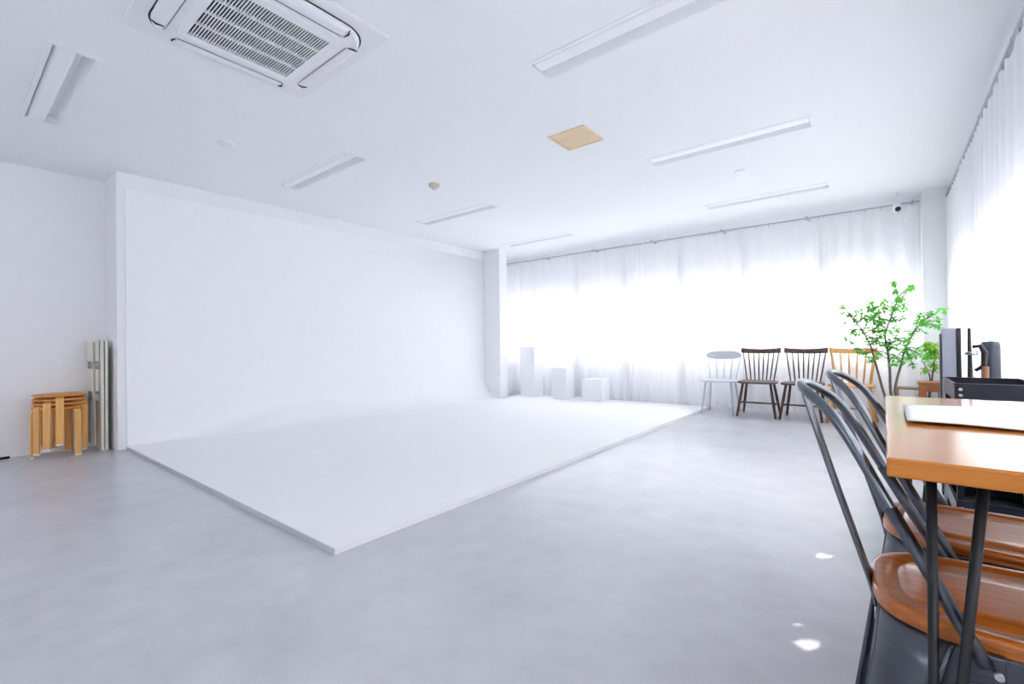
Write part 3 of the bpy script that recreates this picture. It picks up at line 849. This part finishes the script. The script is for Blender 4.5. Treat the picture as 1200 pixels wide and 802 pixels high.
# ------------------------------------------------------------------ table with hairpin legs
TX0, TX1, TY0, TY1, TZ = .0, .47, .966, 2.052, .75
def table():
    root = thing('wooden_table', 'glossy orange brown wooden table on black hairpin legs in the foreground', 'table', (TX0, TY0, 0))
    W, D = TX1 - TX0, TY1 - TY0
    MB().box(0, W, 0, D, TZ - .031, TZ).build('tabletop', 'table', root, .004, 3)
    for sx in (0, 1):
        for sy in (0, 1):
            x0 = .058 if sx == 0 else W - .058; y0 = .075 if sy == 0 else D - .075
            dx = 1 if sx == 0 else -1; dy = 1 if sy == 0 else -1
            m = MB(); rr = .0075
            a, b2 = Vector((x0, y0, TZ - .031)), Vector((x0 + dx * .062, y0 - dy * .008, TZ - .031))
            f = Vector((x0 - dx * .002, y0, .010))
            pts = [a, lerp(a, f, .97) + Vector((0, 0, 0)), f + Vector((dx * .004, 0, -.002)), f + Vector((dx * .004, 0, .012)), b2]
            m.tube(pts, rr, 10)
            leg = m.build('leg', 'black_metal', root)
            MB().box(min(x0, x0 + dx * .075) - .012, max(x0, x0 + dx * .075) + .012, y0 - .02, y0 + .02, TZ - .035, TZ - .031).build('mount_plate', 'black_metal', leg)
table()
def sheet():
    n = 30; rows = []
    for i in range(n + 1):
        t = i / n; x = lerp(.038, .445, t)
        y0 = 1.375 - .02 * t + .012 * math.sin(5 * t + .6); y1 = 1.69 + .36 * t * .62
        z = TZ + .0060 + .0025 * (1 + math.sin(6 * t + 1)) * .5
        rows.append([(x, lerp(y0, y1, s / 8), z + .002 * math.sin(3 * s / 8 + 4 * t) * (s / 8)) for s in range(9)])
    m = MB(); m.grid(rows)
    o = m.build('paper_sheet', 'paper', solid=.003)
    tag(o, 'large white sheet with a wavy near edge lying on the wooden table', 'sheet')
sheet()

# ------------------------------------------------------------------ metal chairs with wooden seats
def seat_outline(n=64, s=1.0):
    """faces +x: wide squarish front, rounder back"""
    out = []
    for k in range(n):
        a = 2 * PI * k / n; ca, sa = math.cos(a), math.sin(a)
        e = .50 if ca > 0 else .62
        x = math.copysign(abs(ca) ** e, ca) * .194; y = math.copysign(abs(sa) ** e, sa)
        wd = lerp(.167, .185, (x + .194) / .388)
        out.append((x * s, y * wd * s))
    return out
def metal_chair(loc, rz, label):
    root = thing('metal_chair', label, 'chair', loc, rz, 'metal chairs with wooden seats at the table')
    zt = .452; th = .029
    o64 = seat_outline(); n = 64
    # seat board with a routed groove and slightly dished middle
    m = MB()
    def ring(s, z): return [(x, y, z) for x, y in seat_outline(n, s)]
    m.grid([ring(.90, zt - th), ring(.985, zt - th), ring(1, zt - th + .005), ring(1, zt - .006), ring(.985, zt - .001), ring(.96, zt), ring(.80, zt), ring(.785, zt - .004), ring(.765, zt - .004), ring(.75, zt - .0015), ring(.40, zt - .0025), ring(.04, zt - .003)], True, True)
    m.bm.faces.new([m.bm.verts.new(p) for p in ring(.90, zt - th)])
    m.bm.faces.new([m.bm.verts.new(p) for p in ring(.04, zt - .003)])
    bmesh.ops.remove_doubles(m.bm, verts=m.bm.verts, dist=1e-5)
    m.build('seat', 'seat', root)
    # sheet metal skirt with an arch on every side, flaring into four legs
    o = seat_outline(n, .955)
    cang = [PI * .25, PI * .75, PI * 1.25, PI * 1.75]
    def corner(k):
        a = 2 * PI * k / n
        d = min(abs((a - c + PI) % (2 * PI) - PI) for c in cang)
        return max(0, 1 - d / (PI / 4))          # 1 at a corner, 0 mid-side
    rows = []
    for q in range(9):
        t = q / 8; row = []
        for k in range(n):
            c = corner(k); depth = .052 + .17 * (c ** 2.0)
            z = zt - th - depth * t
            fl = 1 + (.02 + .10 * c) * ((zt - th - z) / .25)
            row.append((o[k][0] * fl, o[k][1] * fl, z))
        rows.append(row)
    m = MB(); m.grid(rows, True, True)
    sk = m.build('skirt', 'gun_dark', root, solid=.003)
    rim = [Vector(p) for p in rows[-1]]
    MB().tube(rim + [rim[0], rim[1]], .0045, 6, False).build('rolled_edge', 'gun', sk)
    for ci, c in enumerate(cang):
        k0 = int(round(c / (2 * PI) * n)); w0 = 5
        rows2 = []
        foot = Vector((math.copysign(.232 if math.cos(c) < 0 else .215, math.cos(c)), math.copysign(.195, math.sin(c)), 0))
        for q in range(12):
            t = q / 11; row = []
            for j in range(-w0, w0 + 1):
                k = (k0 + j) % n
                cc = corner(k)
                zz0 = zt - th - .004
                p = Vector((o[k][0] * 1.012, o[k][1] * 1.012, zz0))
                # bottom section: small quarter curve around the foot
                ang = j / w0 * .9; dirc = math.atan2(foot.y, foot.x)
                b2 = foot + Vector((.020 * (math.cos(dirc + ang) - 1), .020 * (math.sin(dirc + ang) - math.sin(dirc)), 0)) + Vector((0, 0, .012))
                b2 = Vector((foot.x - .02 * math.cos(dirc) + .022 * math.cos(dirc + ang * 1.3), foot.y - .02 * math.sin(dirc) + .022 * math.sin(dirc + ang * 1.3), .012))
                tt = t ** .85
                pt = p.lerp(b2, tt)
                row.append(pt)
            rows2.append(row)
        m = MB(); m.grid(rows2)
        leg = m.build('leg', 'gun_dark', root, solid=.003)
        for e in (0, -1):
            MB().tube([r[e] for r in rows2], .0042, 6).build('rolled_edge', 'gun', leg)
        MB().tube([foot + Vector((0, 0, .022)) - .02 * foot.normalized(), foot - .02 * foot.normalized()], .018, 12).build('rubber_foot', 'cable', leg)
    # tubular hoop back, both ends bolted to the sides of the seat
    L = [(-.052, .197, .415), (-.060, .196, .432), (-.113, .184, .533), (-.166, .170, .635), (-.222, .149, .745), (-.256, .130, .797), (-.288, .100, .826), (-.309, .062, .840), (-.316, .022, .844)]
    pts = L + [(x, -y, z) for x, y, z in L[::-1]]
    sp = smooth_path(pts, 6)
    MB().tube(sp, .0098, 12).build('back_hoop', 'gun', root)
    for s in (1, -1):
        p = MB(); a, b2 = Vector((-.052, s * .197, .415)), Vector((-.168, s * .1695, .638))
        p.tube([a, Vector((-.060, s * .196, .432)), Vector((-.113, s * .1842, .533)), b2], .0112, 10)
        p.build('hoop_sleeve', 'gun_dark', root)
        MB().box(-.074, -.026, s * .186 - .004, s * .186 + .012, .392, .430).build('bracket', 'gun_dark', root, .003)
        MB().tube([(-.038, s * .186, .407), (-.038, s * .206, .407)], .006, 12).build('bolt', 'steel', root)
    # central flat splat from the hoop down to the rear of the seat
    sp2 = smooth_path([(-.188, 0, .395), (-.196, 0, .432), (-.207, 0, .47), (-.228, 0, .54), (-.258, 0, .64), (-.288, 0, .745), (-.314, 0, .840)], 5)
    nn = len(sp2)
    rows = []
    for i, p in enumerate(sp2):
        t = i / (nn - 1); hw = lerp(.028, .036, t) + .012 * math.exp(-(t / .14) ** 2)
        rows.append([(p.x + .006 * (1 - abs(s)), hw * s, p.z) for s in (-1, -.5, 0, .5, 1)])
    m = MB(); m.grid(rows); spl = m.build('splat', 'gun_dark', root, solid=.003)
    for e in (0, -1):
        MB().tube([r[e] for r in rows], .0036, 6).build('rolled_edge', 'gun', spl)
    return root
c0 = metal_chair((.166, 1.253, 0), .032, 'nearest metal chair with wooden seat, cut by the photo bottom')
dup(c0, (.186, 1.695, 0), -.06, 'second metal chair with wooden seat, behind the nearest one')
